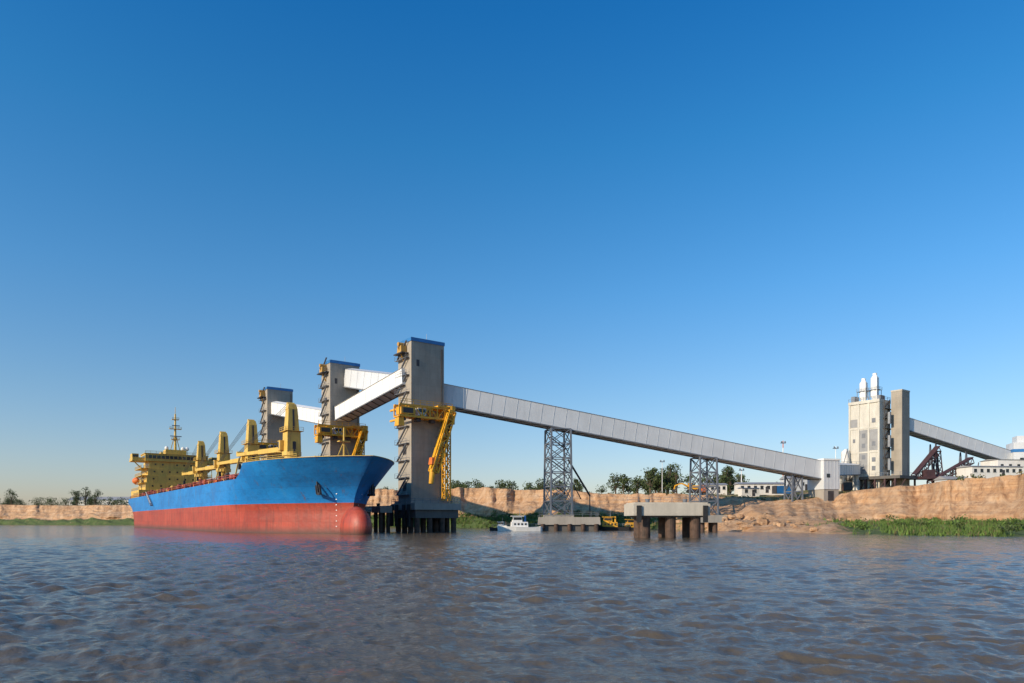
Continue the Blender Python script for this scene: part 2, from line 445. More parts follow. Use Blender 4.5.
for _ in range(24000):
    bx,by,dx,dy,Lf,g,zf,u,bj,jit=random.choice(near)
    if random.random()>g*g: continue
    t=random.random()**.8*.95
    dens=fbm(u*.06,t*3,6)+.35
    if random.random()>dens*2.2: continue
    d=bj*(1-t)+t*Lf+t*jit*.6
    x=bx+dx*d;y=by+dy*d;z=-.2+zf*(t**.8)
    hh=random.uniform(.4,1.2)*(1+.6*max(0,fbm(u*.1,t*4,1)))
    mb.use('grass' if random.random()<.85 else 'dry')
    for k in range(5):
        ox,oy=random.uniform(-.5,.5),random.uniform(-.5,.5); lx,ly=random.uniform(-.4,.4),random.uniform(-.4,.4)
        wv=random.uniform(.08,.2); an=random.random()*3.14
        ca,sa=math.cos(an)*wv,math.sin(an)*wv
        mb.add([(x+ox-ca,y+oy-sa,z),(x+ox+ca,y+oy+sa,z),(x+ox+lx,y+oy+ly,z+hh*random.uniform(.7,1.2))],[(0,1,2)])
mb.finish('riverbank_grass')
mb=MB()
for _ in range(420):
    bx,by,dx,dy,Lf,g,zf,u,bj,jit=random.choice(near)
    if g<.6: continue
    t=random.uniform(.1,.98)
    if fbm(u*.05,t*2,9)<-.1: continue
    d=t*Lf+t*jit*.6
    x=bx+dx*d;y=by+dy*d;z=zf*(t**.8)
    s=random.uniform(.5,1.7); mb.use('leaf' if random.random()<.4 else 'grass')
    for k in range(4): leaves(mb,(x+random.uniform(-s,s),y+random.uniform(-s,s),z+s*random.uniform(.2,.9)),(s*.7,s*.7,s*.5),36,.35)
mb.finish('riverbank_shrubs')
M['earth']=bpy.data.materials['earth_cliff']
mb=MB(); mb.use('earth')
for _ in range(500):
    bx,by,dx,dy,Lf,g,zf,u,bj,jit=random.choice(near)
    t=random.uniform(.78,1.0) if g>.4 else random.uniform(.1,1.0); d=t*Lf+t*jit*.6
    x=bx+dx*d;y=by+dy*d;z=zf*(t**.8)
    s=random.uniform(.3,1.1)*(1.6 if random.random()<.15 else 1)
    n=6;k=4;vs=[];fs=[]
    for j in range(k+1):
        ph=math.pi*j/k
        for i in range(n):
            a=2*math.pi*i/n; rr=s*random.uniform(.7,1.2); vs.append((x+rr*1.2*math.sin(ph)*math.cos(a),y+rr*math.sin(ph)*math.sin(a),z+rr*.6*math.cos(ph)))
    for j in range(k):
        for i in range(n): fs.append((j*n+i,(j+1)*n+i,(j+1)*n+(i+1)%n,j*n+(i+1)%n))
    mb.add(vs,fs)
mb.finish('fallen_earth_blocks')

# ------------------------------------------------------------------ SHIP
ship=group('bulk_cargo_ship',(-31.4,137,0),YAW)
B=16.0; ZD=11.9; ZF=14.3; LEN=216
def xs(z):
    P=[(-5,-3),(0,-1.2),(5,-1.2),(6.5,-.8),(8,0),(10,1.8),(ZD,4.2),(14.4,7.2),(15.4,8.6)]
    for a,c in zip(P[:-1],P[1:]):
        if z<=c[0]:
            t=(z-a[0])/(c[0]-a[0]); return a[1]+(c[1]-a[1])*t
    return P[-1][1]
def hb(t,z):
    k=max(0,min(1,(z-5)/10))
    L=46-(k**1.3)*14
    p=2.0+k*.3
    u=min(1,t/L); b=B*(1-(1-u)**p)**(.98-.14*k)
    if t>LEN-34:
        a=(t-(LEN-34))/34; zz=max(0,min(1,(z+5)/15))
        b*=1-(a**2)*(.85*(1-zz)+.10)
    return b
def X(t,z): return xs(z)*max(0,1-t/55)-t
BR=27
ts=[0,.15,.4,.8,1.3,2,3,4,5.5,7,9,11,13,15,17.5,20,22,24,25.5,27,29,31,34,38,42,46,52,60,75,90,110,130,150,170,180,188,195,200,205,209,212,LEN]
zs=[-5,-3,-1,0,1,2,3,4,5,6.1,7,8,9,10,11,ZD]
mb=MB().use('hull')
def strip(tl,zl,side):
    vs=[(X(t,z),side*hb(t,z),z) for t in tl for z in zl]; n=len(zl)
    fs=[]
    for i in range(len(tl)-1):
        for j in range(n-1):
            f=(i*n+j,(i+1)*n+j,(i+1)*n+j+1,i*n+j+1)
            fs.append(f if side<0 else f[::-1])
    mb.add(vs,fs)
ZB=15.1
for sd_ in (-1,1):
    strip(ts,zs,sd_)
    strip([t for t in ts if t<=BR],[ZD,13,13.7,ZF,ZB],sd_)
for sd_ in (-1,1):
    mb.add([(X(BR,ZD),sd_*hb(BR,ZD),ZD),(X(BR,ZB),sd_*hb(BR,ZB),ZB),(X(BR+2,ZD+1),sd_*hb(BR+2,ZD+1),ZD+1),(X(BR+4,ZD),sd_*hb(BR+4,ZD),ZD)],[(0,1,2,3)])
n=len(zs); mb.add([(X(LEN,z),s*hb(LEN,z),z) for s in (-1,1) for z in zs],[(j,j+1,n+j+1,n+j) for j in range(n-1)])
mb.finish('hull',ship,smooth=True)
mb=MB().use('hull')
mb.ell((0.2,0,1.2),(5.0,2.7,4.3))
mb.finish('bulbous_bow',ship,smooth=True)
mb=MB().use('red')
for a,c in zip(ts[:-1],ts[1:]):
    z=ZD-.02 if a>=BR else ZF
    mb.add([(X(a,z),-hb(a,z),z),(X(c,z),-hb(c,z),z),(X(c,z),hb(c,z),z),(X(a,z),hb(a,z),z)],[(0,1,2,3)])
z=ZF; mb.add([(X(BR,z),-hb(BR,z),z),(X(BR,z),hb(BR,z),z),(X(BR,ZD),hb(BR,ZD),ZD),(X(BR,ZD),-hb(BR,ZD),ZD)],[(0,1,2,3)])
for sd_ in (-1,1):
    mb.use('red')
    pts=[(X(t,ZD),sd_*(hb(t,ZD)-.25),ZD) for t in ts if 31<=t<=205]
    mb.rail(pts,1.15,.11,2.6)
    mb.use('cream')
    pts=[(X(t,ZB),sd_*(hb(t,ZB)-.05),ZB) for t in ts if t<=BR]
    for p,q in zip(pts[:-1],pts[1:]): mb.beam(p,q,.22,.1)
mb.finish('deck_and_rails',ship)
mb=MB()
for t in np.arange(33,180,2.3):
    for sd_ in (-1,1):
        y=sd_*(14.6-random.random()*2); k=random.random()
        mb.use(random.choice(['red','red','rust','cream','steeld','orange']))
        h=random.uniform(.6,2.0)
        if k<.5: mb.cyl((-t,y,ZD),(-t,y,ZD+h),.3,.3,8); mb.ell((-t,y,ZD+h),(.5,.5,.35),8,5)
        else: mb.box(-t-.8,-t+.6,y-.5,y+.5,ZD,ZD+h)
for sd_ in (-1,1):
    mb.use('red'); mb.beam((-34,sd_*12.2,ZD+.6),(-178,sd_*12.2,ZD+.6),.4); mb.beam((-34,sd_*12.8,ZD+.5),(-178,sd_*12.8,ZD+.5),.25)
mb.finish('deck_gear',ship)
mb=MB()
for a,c in ((30,37),(45,70),(80,103),(113,137),(147,172)):
    mb.use('red'); mb.box(-c,-a,-9.5,9.5,ZD,ZD+1.7)
    n=max(2,int((c-a)/5))
    for i in range(n):
        x0=-c+(c-a)*i/n; x1=-c+(c-a)*(i+1)/n-.15
        mb.use('rust' if i%2 else 'red'); mb.box(x0,x1,-9.9,9.9,ZD+1.75,ZD+2.7,.15,.15)
    for x in np.arange(-c+1,-a,2.2):
        for sd_ in (-1,1): mb.use('red'); mb.box(x-.1,x+.1,min(sd_*9.5,sd_*10),max(sd_*9.5,sd_*10),ZD,ZD+1.6)
mb.finish('hatch_covers',ship)
for ci,(x,ja) in enumerate(((-39,8),(-74,3),(-107,3),(-140,2))):
    mb=MB().use('cream')
    mb.box(x-2.6,x+2.6,-4.5,4.5,ZD,ZD+3.4)
    mb.cyl((x,0,ZD+3.3),(x,0,19.2),1.75,1.75,18); mb.cyl((x,0,18.6),(x,0,19.6),2.3,2.3,18)
    mb.box(x-1.9,x+1.9,-1.7,1.7,19.6,24.5,.1,.1)
    mb.box(x-1.7,x+1.5,-1.45,1.45,24.4,30.2,.45,.35)
    mb.box(x-1.4,x+.9,-1.2,1.2,30.1,31.4,.35,.3)
    mb.cyl((x-.9,-.9,31.4),(x-.9,.9,31.4),.55,.55,10)
    mb.use('glass'); mb.box(x-2.7,x-1.9,-2.55,-1.72,20.6,22.2)
    mb.use('cream'); mb.box(x-2.75,x-.8,-2.6,-1.7,22.2,22.45); mb.box(x-2.75,x-.8,-2.6,-1.7,20.0,20.6); mb.box(x-1.85,x-.8,-2.6,-1.72,20.6,22.2)
    for z in (24.6,): mb.box(x-2.4,x+2.2,-2.2,2.2,z,z+.12); mb.rail([(x-2.4,-2.2,z),(x+2.2,-2.2,z),(x+2.2,2.2,z)],1,.07,1.5)
    mb.use('steeld'); mb.beam((x+2.0,0,19.6),(x+1.2,0,30),.45,.08)
    mb.box(x+1.82,x+1.93,-.4,.4,20.2,22)
    mb.use('cream')
    yo=math.tan(math.radians(-ja)); jl=31 if ci<3 else 26
    for s_ in (-1,1):
        p=Vector((x-1.6,s_*1.5,20.4)); q=Vector((x-jl,s_*.65+yo*jl,21.0))
        m1=p.lerp(q,.5); mb.beam(p,m1,.5,1.2); mb.beam(m1,q,.45,.9)
    for k in range(8):
        t=(k+.5)/8; p=Vector((x-1.6,0,20.4)).lerp(Vector((x-jl,yo*jl,21)),t); w_=1.5-.8*t
        mb.beam(p+Vector((0,-w_,0)),p+Vector((0,w_,0)),.35,.6)
    tip=Vector((x-jl,yo*jl,21)); mb.cyl(tip+Vector((0,-.8,.3)),tip+Vector((0,.8,.3)),.7,.7,10)
    mb.use('steeld')
    for s_ in (-.6,-.2,.2,.6): mb.beam((x-.9,s_,31.8),tip+Vector((0,s_*.7,.7)),.07)
    mb.beam(tip,tip+Vector((0,0,-2.5)),.1); mb.use('black'); mb.box(tip.x-.5,tip.x+.5,tip.y-.4,tip.y+.4,tip.z-4,tip.z-2.5,.2,.1)
    if ci!=3:
        mb.use('cream')
        xr=x-jl+3
        for s_ in (-1,1): mb.beam((xr,s_*2.6+yo*jl,ZD),(xr,s_*.9+yo*jl,20),.35)
    mb.finish('deck_crane',ship)
mb=MB().use('cream')
mb.box(-206,-183,-14.6,14.6,ZD,15.2)
mb.box(-204,-184.5,-12,12,15.2,18.2); mb.box(-203,-185,-11.5,11.5,18.2,21.2)
mb.box(-202,-185.5,-11,11,21.2,24.2); mb.box(-201,-186,-10.5,10.5,24.2,27.2)
mb.box(-197,-185.2,-12,12,27.2,30.2); mb.box(-195.5,-186.2,-16.6,16.6,27.1,27.5)
for s_ in (-1,1):
    mb.box(-195,-186.4,min(s_*12,s_*16.5),max(s_*12,s_*16.5),27.4,28.6)
    mb.box(-194,-188,min(s_*14,s_*16.4),max(s_*14,s_*16.4),28.5,30.2)
    mb.beam((-187,s_*16.2,27.2),(-187,s_*11,22),.4)
    mb.rail([(-184,s_*14.4,15.2),(-206,s_*14.4,15.2)],1.1,.1,2)
    for k,z in enumerate((18.2,21.2,24.2)):
        mb.box(-203,-184.6,min(s_*11,s_*13.6),max(s_*11,s_*13.6),z-.1,z+.1); mb.rail([(-184.7,s_*13.5,z+.1),(-203,s_*13.5,z+.1)],1.1,.1,2)
        mb.beam((-184.9,s_*13.4,z-3),(-184.9,s_*13.4,z),.2)
mb.box(-197.3,-184.9,-12.3,12.3,30.2,30.45)
mb.rail([(-185.2,-12,30.4),(-185.2,12,30.4)],1,.1,2)
mb.box(-194,-188,-4,4,30.4,32.6)
mb.box(-LEN+2,-205,-4.5,4.5,ZD,27,.4,.4); mb.box(-211.5,-205.5,-3.5,3.5,27,33,.6,.6)
mb.use('blue'); mb.box(-211.3,-205.4,-3.3,3.3,29.5,31.2)
mb.use('glass')
mb.box(-185.25,-185.1,-11.6,11.6,28.3,29.6)
for s_ in (-1,1): mb.box(-196,-186,s_*12.02-.05,s_*12.02+.05,28.3,29.5); mb.box(-188.1,-187.9,min(s_*14.2,s_*16.2),max(s_*14.2,s_*16.2),28.8,29.8)
for k,(z,xf,hw) in enumerate(((13,-183,13),(16.2,-184.5,11),(19.2,-185,10.5),(22.2,-185.5,10),(25.2,-186,9.5))):
    for i in range(7):
        if (i*3+k)%5==0: continue
        y=-hw+2*hw*(i+.5)/7; mb.box(xf-.05,xf+.06,y-.3,y+.3,z+.4,z+1.05)
    for i in range(6):
        xx=xf-2-2.5*i
        for s_ in (-1,1):
            hh={0:14.6,1:12,2:11.5,3:11,4:10.5}[k]
            mb.box(xx-.4,xx+.4,s_*hh-.06,s_*hh+.06,z+.3,z+1.2)
mb.use('cream')
for y in np.arange(-11,11.1,1.6): mb.box(-185.09,-184.98,y-.1,y+.1,28.2,29.7)
mb.finish('accommodation_block',ship)
mb=MB().use('cream')
mb.cyl((-190,0,32.5),(-190,0,48),.55,.3,10); mb.cyl((-190,0,48),(-190,0,51.0),.12,.08,6)
for z,wd in ((37,3.2),(41.5,4.6),(45.5,2.6)): mb.box(-190.9,-189,-wd/2,wd/2,z,z+.18); mb.rail([(-189,-wd/2,z),(-189,wd/2,z)],.9,.1,1)
mb.beam((-190,-1.8,32.5),(-190,0,40),.25); mb.beam((-190,1.8,32.5),(-190,0,40),.25)
mb.use('steel'); mb.beam((-188.6,-2.2,38.4),(-188.6,2.2,38.4),.35); mb.beam((-188.6,-1.5,42.9),(-188.6,1.5,42.9),.35)
mb.use('white')
for y in (-3,3.4,5): mb.cyl((-192,y,30.4),(-192,y,33),.12,.12,6); mb.ell((-192,y,33.5),(.8,.8,.9),10,6)
mb.use('orange'); mb.ell((-196,-14,19.4),(4,1.4,1.4),14,8); mb.ell((-196,14,19.4),(4,1.4,1.4),14,8)
mb.use('white'); mb.beam((-193,-14,17.9),(-193,-12,21.5),.3); mb.beam((-199,-14,17.9),(-199,-12,21.5),.3)
mb.use('cream'); mb.cyl((-6,0,ZF),(-6,0,22.0),.3,.15,8); mb.box(-6.6,-5.3,-1.2,1.2,19,19.2); mb.beam((-6,-2,ZF),(-6,0,19),.2); mb.beam((-6,2,ZF),(-6,0,19),.2)
for y in (-4,4): mb.use('cream'); mb.box(-13,-10,y-1.3,y+1.3,ZF,ZF+1.5); mb.cyl((-9,y-1.2,ZF+.9),(-9,y+1.2,ZF+.9),.9,.9,12)
mb.rail([(X(t,ZB)-.3,s*(hb(t,ZB)-.4),ZB-.1) for s in (-1,) for t in (27,24,20,15,11)],.9,.07,1.8)
mb.finish('masts_and_fittings',ship)
mb=MB()
for s_ in (-1,1):
    t=6.5; z=9.9; y=s_*(hb(t,z)+.15); x=X(t,z)
    mb.use('black'); mb.ell((x,y-s_*.15,z+1.2),(.95,.35,.95),14,8)
    mb.use('steeld'); mb.beam((x,y+s_*.35,z+1.3),(x,y+s_*.1,z-1.9),.4); mb.beam((x-1.2,y-s_*.2,z-1.8),(x+1.2,y+s_*.1,z-1.8),.5)
    for k in (-1,1): mb.beam((x+k*1.1,y,z-1.8),(x+k*.95,y+s_*.25,z),.35,.28)
mb.finish('anchors',ship)
mb=MB().use('white')
for s_ in (-1,1):
    for z in np.arange(1.5,9,1.1):
        mb.beam((X(3.3,z),s_*(hb(3.3,z)+.04),z),(X(3.1,z),s_*(hb(3.1,z)+.04),z),.05,.18)
mb.finish('hull_markings',ship)
mb=MB().use('steel')
mb.beam((-150,-16.3,12.2),(-138,-16.6,7.9),.7,.35); mb.use('white'); mb.beam((-150,-16.7,13.1),(-138,-16.95,8.8),.12)
mb.finish('gangway',ship)

# ------------------------------------------------------------------ TOWERS
def tower(name_loc,top,loader=True):
    cx,cy=name_loc
    g=group('concrete_loading_tower',(cx,cy,0),YAW)
    lx,ly=3.5,4.6
    mb=MB().use('conc')
    mb.box(-lx,lx,-ly,ly,7.5,top)
    mb.use('steeld')
    for z in (10,19,28,37):
        mb.box(-1,1,-ly-.03,-ly+.2,z,z+2.4)
    mb.box(lx-.1,lx+.03,-3.2,-2.4,top-6,top-4.4)
    mb.beam((lx+.15,3.9,8),(lx+.15,3.9,top-1),.18)
    mb.finish('shaft',g)
    mb=MB().use('blue'); mb.box(-lx-.15,lx+.15,-ly-.15,ly+.15,top,top+.85)
    mb.use('roofg'); mb.box(-lx+.3,lx-.3,-ly+.3,ly-.3,top+.86,top+1.0)
    mb.use('steel'); mb.cyl((1,1,top+1),(1,1,top+3),.06,.04,6)
    mb.finish('roof_trim',g)
    mb=MB().use('steel')
    for z in np.arange(9,top-2,4.2):
        mb.box(-lx-.1,lx-.9,-ly-1.0,-ly,z,z+.1); mb.rail([(-lx-.1,-ly-.95,z+.1),(lx-.9,-ly-.95,z+.1)],1.1,.06,2.6)
        mb.beam((-lx+.4,-ly-.6,z),(lx-1.4,-ly-.6,z+4.2),.45,.14)
    mb.finish('stair_platforms',g)
    mb=MB().use('ochre')
    mb.box(-.9,1.4,-ly-1.7,-ly-.1,top-2.6,top-.9,.15,.1); mb.use('steeld'); mb.box(-2.2,2.2,-ly-2.0,-ly,top-2.9,top-2.65)
    mb.use('ochre'); mb.cyl((.3,-ly-2,top-.5),(.3,-ly+.4,top-.5),.5,.5,12)
    mb.beam((.3,-ly-2,top-1.2),(.3,-ly-.1,top-5.0),.25)
    mb.finish('hoist',g)
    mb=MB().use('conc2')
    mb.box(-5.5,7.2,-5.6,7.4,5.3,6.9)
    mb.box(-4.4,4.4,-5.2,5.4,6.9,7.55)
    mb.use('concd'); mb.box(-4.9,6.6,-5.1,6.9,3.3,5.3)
    for x in (-4,-.6,2.6,5.8):
        for y in (-4.3,-.8,2.7,6.0):
            mb.use('pile'); mb.cyl((x,y,-3),(x,y,3.4),.68,.68,12)
    mb.use('black')
    for x in (-4.5,-2,2,4.5): mb.box(x-.5,x+.5,-6.1,-5.6,1.2,6.6)
    mb.use('steel'); mb.rail([(-5.5,-5.5,6.9),(7.1,-5.5,6.9),(7.1,7.3,6.9),(-5.5,7.3,6.9)],1.1,.07,2)
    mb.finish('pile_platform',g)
    if loader:
        l=group('ship_loader',(cx,cy,0),YAW)
        mb=MB().use('yel')
        X0=lx+.3; R=4.9
        for z in (27.6,30.2):
            mb.beam((X0+.3,-9.5,z),(X0+.3,R,z),.55,.5); mb.beam((X0+3.0,-9.5,z),(X0+3.0,R,z),.4,.45)
            mb.beam((-lx-.5,-6.5,z),(X0+3,-6.5,z),.45,.45); mb.beam((-lx-.5,5.2,z),(X0+3,5.2,z),.45,.45)
        ys=np.linspace(-9.5,R,8); dy=ys[1]-ys[0]
        for i,y in enumerate(ys):
            for x in (X0+.3,X0+3.0):
                mb.beam((x,y,27.6),(x,y,30.2),.25)
                if i<7: mb.beam((x,y,27.6 if i%2 else 30.2),(x,y+dy,30.2 if i%2 else 27.6),.22)
            mb.beam((X0+.3,y,27.4),(X0+3,y,27.4),.3)
        mb.box(X0+.2,X0+3.2,-9,-5.4,28,29.8)
        mb.box(X0+.4,X0+3.4,0.8,5.0,30.4,30.8)
        mb.rail([(X0+3.4,-9.5,30.4),(X0+3.4,R,30.4)],1.1,.1,1.6)
        mb.box(X0+.6,X0+2.8,-9.6,-8,25.2,27.6,.2,.2)
        mb.truss((X0+3.4,R-.4,29.6),(X0+3.2,-.4,14.5),1.7,1.8,.3,7)
        mb.beam((X0+3.4,R-1.3,29.2),(X0+3.2,-1.1,15.2),.9,.7)
        mb.cyl((X0+3.2,-.6,15.2),(X0+3.2,-1.1,11.6),.75,.55,12)
        mb.cyl((X0+2.6,R,31.0),(X0+2.6,R,26.6),1.1,.95,14)
        mb.truss((X0+1.2,4.4,7.6),(X0+1.2,4.4,27.4),1.5,1.5,.24,12)
        mb.beam((X0+1.2,4.4,22),(X0+.2,3.9,17),.35)
        mb.use('steeld'); mb.beam((X0+3.4,R+.4,30),(X0+3.2,.6,14.3),.25); mb.box(X0+3.1,X0+3.3,-8.6,-6,28.3,29.5)
        for yy in (-8,-4,0,3.5): mb.box(X0+.9,X0+2.4,yy-.5,yy+.6,26.6,27.4)
        mb.use('orange'); mb.box(X0+2.4,X0+4.2,-1.4,.2,16.3,18.0,.2,.2)
        mb.use('white'); mb.box(X0+.5,X0+2.8,-4.4,-2.2,28,29.8); mb.use('glass'); mb.box(X0+2.8,X0+2.86,-4.2,-2.4,28.8,29.6)
        mb.finish('boom_and_frame',l)
    return g
TA=(-22.9,172);TB=(-52,207);TC=(-86.7,252)
tower(TA,46.6);tower(TB,49.3);tower(TC,50.2)

g=group('mooring_dolphin',(-32,168,0),YAW)
mb=MB().use('conc2'); mb.box(-2.4,2.4,-1.6,1.6,4.6,6.2)
for x in (-1.4,1.4):
    for y in (-1.0,1.0): mb.use('pile'); mb.cyl((x,y,-3),(x,y,4.6),.5,.5,10)
mb.use('black'); mb.cyl((0,-1,6.2),(0,-1,6.9),.35,.5,10)
mb.finish('cap_and_piles',g)
mb=MB()
for a,c in ((TA,TB),(TB,TC)):
    a_=Vector((a[0]+3,a[1]+3,6.2)); c_=Vector((c[0]+3,c[1]+3,6.2)); mb.use('steel'); mb.truss(a_,c_,1.6,1.2,.16,14)
g=group('access_catwalk',(-40,192,6)); mb.finish('truss',g,world=True)

# ------------------------------------------------------------------ GALLERIES
def gallery(name,p,q,w,h,mat='gal',rib=3.4,seam='seam',walk=True):
    p=Vector(p);q=Vector(q); g=group(name,tuple((p+q)/2),0)
    mb=MB().use(mat); d=(q-p); L=d.length; d.normalize()
    a=d.cross(Vector((0,0,1))).normalized(); c=a.cross(d).normalized()
    mb.beam(p,q,w,h)
    mb.use('white' if mat=='white' else 'gal')
    o=c*(h/2+.02); e=a*(w/2+.22); r=c*.6
    vs=[p+o-e,p+o+e,p+o+r,q+o-e,q+o+e,q+o+r]
    mb.add(vs,[(0,2,5,3),(2,1,4,5),(0,1,2),(3,5,4),(0,3,4,1)])
    mb.finish('cladding',g,world=True)
    mb=MB().use(seam)
    n=int(L/rib)
    for i in range(n+1):
        P=p.lerp(q,i/n)
        for s in (-1,1):
            A=P+a*s*(w/2+.02); mb.beam(A-c*h/2,A+c*(h/2-.02),.08,.05)
    mb.use('gald')
    for s in (-1,1):
        mb.beam(p+a*s*(w/2+.1)-c*(h/2),q+a*s*(w/2+.1)-c*(h/2),.3,.3)
    mb.use('steeld')
    for i in range(n):
        P=p.lerp(q,i/n);Q=p.lerp(q,(i+1)/n)
        mb.beam(P-a*w/2-c*(h/2+.15),Q+a*w/2-c*(h/2+.15),.15)
    mb.finish('frame_ribs',g,world=True)
    return g
G0=Vector((-19,176,35.0)); G1=Vector((92.5,206,17.7))
gallery('conveyor_gallery',G0,G1,4.6,5.4)
gallery('conveyor_gallery',(-48.5,205.5,45.3),(-21,177,36.6),4.4,5.2)
gallery('conveyor_gallery',(-25.5,169.8,38.3),(-50.5,202.5,34.2),4.2,4.0,'white')
gallery('conveyor_gallery',(-54,207.5,33.5),(-86,249,43.5),4.0,4.2,'white')
def lattice(loc,hw,zb,zt,seg,yaw,stairs=False):
    g=group('lattice_support_tower',(loc[0],loc[1],0),yaw)
    mb=MB().use('steel'); t=.42
    c0=[(-hw,-hw),(hw,-hw),(hw,hw),(-hw,hw)]
    for x,y in c0: mb.beam((x,y,zb),(x*.9,y*.9,zt),t)
    for i in range(seg+1):
        z=zb+(zt-zb)*i/seg; f=1-.1*i/seg
        for j in range(4):
            a=c0[j];b_=c0[(j+1)%4]
            mb.beam((a[0]*f,a[1]*f,z),(b_[0]*f,b_[1]*f,z),.26)
            if i<seg:
                z2=zb+(zt-zb)*(i+1)/seg;f2=1-.1*(i+1)/seg
                mb.beam((a[0]*f,a[1]*f,z),(b_[0]*f2,b_[1]*f2,z2),.2); mb.beam((b_[0]*f,b_[1]*f,z),(a[0]*f2,a[1]*f2,z2),.2)
    mb.finish('frame',g)
    if stairs:
        mb=MB().use('steeld')
        n=int((zt-zb)/3)
        for i in range(n):
            z=zb+i*3; s=1 if i%2 else -1
            mb.beam((-s*hw*.7,0,z),(s*hw*.7,0,z+3),.7,.15); mb.box(s*hw*.7-.5,s*hw*.7+.5,-1.2,1.2,z+2.95,z+3.05)
        mb.beam((hw,0,zb+15),(hw+7,2,zb+5.5),.5,.3); mb.beam((hw+7,2,zb+5.5),(hw+7,2,zb-1),.25)
        mb.beam((hw,0,zb+11),(hw+4,1,zb+4.5),.2)
        mb.finish('stair',g)
    return g
gy=math.atan2(30,111.5)
def gz(x): return G0.z+(G1.z-G0.z)*(x-G0.x)/(G1.x-G0.x)-2.9
def gyy(x): return G0.y+(G1.y-G0.y)*(x-G0.x)/(G1.x-G0.x)
for x,hw,zb,sg in ((12.4,3.0,4.1,6),(55,2.9,4.1,4),(84,1.8,6.5,2)):
    lattice((x,gyy(x)),hw,zb,gz(x),sg,gy,stairs=(x<50))

g=group('concrete_pier',(14.5,183,0),0)
mb=MB().use('conc2'); mb.box(-7.5,8.6,-5,5,1.6,3.6,.15,.15); mb.box(-6,1.8,-3.8,4.5,3.6,4.15)
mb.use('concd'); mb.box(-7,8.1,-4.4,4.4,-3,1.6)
mb.use('pile')
for x in (-6.5,-3,0.5,4,7.5): mb.cyl((x,-4.9,-3),(x,-4.9,1.8),.55,.55,10)
mb.use('steel'); mb.rail([(-7.3,-4.8,3.6),(8.4,-4.8,3.6),(8.4,4.8,3.6)],1.1,.07,2)
mb.finish('cap',g)
g=group('concrete_pier',(55,194,0),0)
mb=MB().use('conc2'); mb.box(-4.5,4.3,-5.5,4.5,2.6,4.15)
mb.use('pile')
for x in (-3.2,-.2,2.9):
    for y in (-4.2,0,3.4): mb.cyl((x,y,-3),(x,y,2.6),.65,.65,10)
mb.finish('cap',g)
g=group('mooring_platform',(24.4,108,0),math.radians(3))
mb=MB().use('concl'); mb.box(-6,5.9,-3.4,3.4,3.45,5.3); mb.box(-5.7,5.6,-3.1,3.1,5.3,5.5)
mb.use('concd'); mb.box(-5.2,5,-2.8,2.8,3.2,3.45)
mb.use('pile')
for x in (-3.9,0.1,4.0):
    for y in (-2.0,2.0): mb.cyl((x,y,-3),(x,y,3.25),.82,.82,18)
mb.use('steel'); mb.cyl((-3,0,5.5),(-3,0,6.1),.28,.4,10); mb.cyl((3,0,5.5),(3,0,6.1),.28,.4,10)
mb.rail([(-5.6,3,5.5),(5.5,3,5.5)],1.0,.05,1.8)
mb.use('black'); 
for x in (-5.2,5.1): mb.box(x-.35,x+.35,-3.7,-3.4,2.4,5.0)
mb.finish('deck_and_piles',g)
g=group('mooring_dolphin',(47,165,0),.1)
mb=MB().use('conc2'); mb.box(-2.8,2.8,-2.5,2.5,2.2,4.0)
mb.use('pile')
for x in (-1.6,1.6):
    for y in (-1.3,1.3): mb.cyl((x,y,-3),(x,y,2.2),.6,.6,12)
mb.finish('cap_and_piles',g)

# ------------------------------------------------------------------ BOATS
def boat(name,loc,yaw,L,hullm,deckm,cabm,top=None):
    g=group(name,loc,yaw); mb=MB().use(hullm)
    st=[(-.5,.62,.16),(-.45,.9,.155),(-.2,1,.14),(.1,1,.15),(.3,.8,.175),(.42,.45,.2),(.5,.03,.23)]
    W=L*.15
    vs=[]
    for s,bw,sh in st:
        for sgn in (-1,1):
            vs+= [(s*L,sgn*W*bw*.8,-.5),(s*L,sgn*W*bw,sh*L*.55),(s*L,sgn*W*bw*1.03,sh*L*.62)]
    fs=[]
    for i in range(len(st)-1):
        a=i*6;c=(i+1)*6
        for k in (0,1): fs+= [(a+k,c+k,c+k+1,a+k+1),(a+3+k,a+4+k,c+4+k,c+3+k)]
        fs.append((a+1,c+1,c+4,a+4))
    fs.append((0,1,4,3)); mb.add(vs,fs)
    dz=L*.085
    mb.use(cabm); mb.box(-.18*L,.2*L,-W*.62,W*.62,dz,dz+L*.12,.1,.05); mb.box(-.05*L,.17*L,-W*.5,W*.5,dz+L*.12,dz+L*.24,.12,.08)
    mb.box(-.08*L,.2*L,-W*.58,W*.58,dz+L*.24,dz+L*.255)
    mb.use('glass'); 
    for s in (-1,1):
        y=s*(W*.5-.01); mb.box(-.03*L,.15*L,y-.05,y+.05,dz+L*.165,dz+L*.22)
        y=s*(W*.62); 
        for k in range(4): mb.box((-.14+.08*k)*L,(-.1+.08*k)*L,y-.06,y+.06,dz+L*.05,dz+L*.09)
    mb.box(.155*L,.166*L,-W*.4,W*.4,dz+L*.165,dz+L*.22)
    mb.use(deckm); mb.cyl((-.12*L,0,dz+L*.12),(-.12*L,0,dz+L*.26),L*.025,L*.022,10)
    mb.use('steel'); mb.cyl((0,0,dz+L*.25),(0,0,dz+L*.42),.07,.05,6); mb.beam((0,-.5,dz+L*.35),(0,.5,dz+L*.35),.07)
    mb.rail([(-.48*L,-W*.6,L*.1),(-.2*L,-W*.98,L*.09),(.1*L,-W*.98,L*.095),(.42*L,-W*.45,L*.12)],.8,.06,1)
    mb.use('black')
    for k in range(6): mb.cyl(((-.35+.12*k)*L,-W*1.02,.55),((-.35+.12*k)*L,-W*1.12,.55),.32,.32,10)
    mb.finish('hull_and_cabin',g)
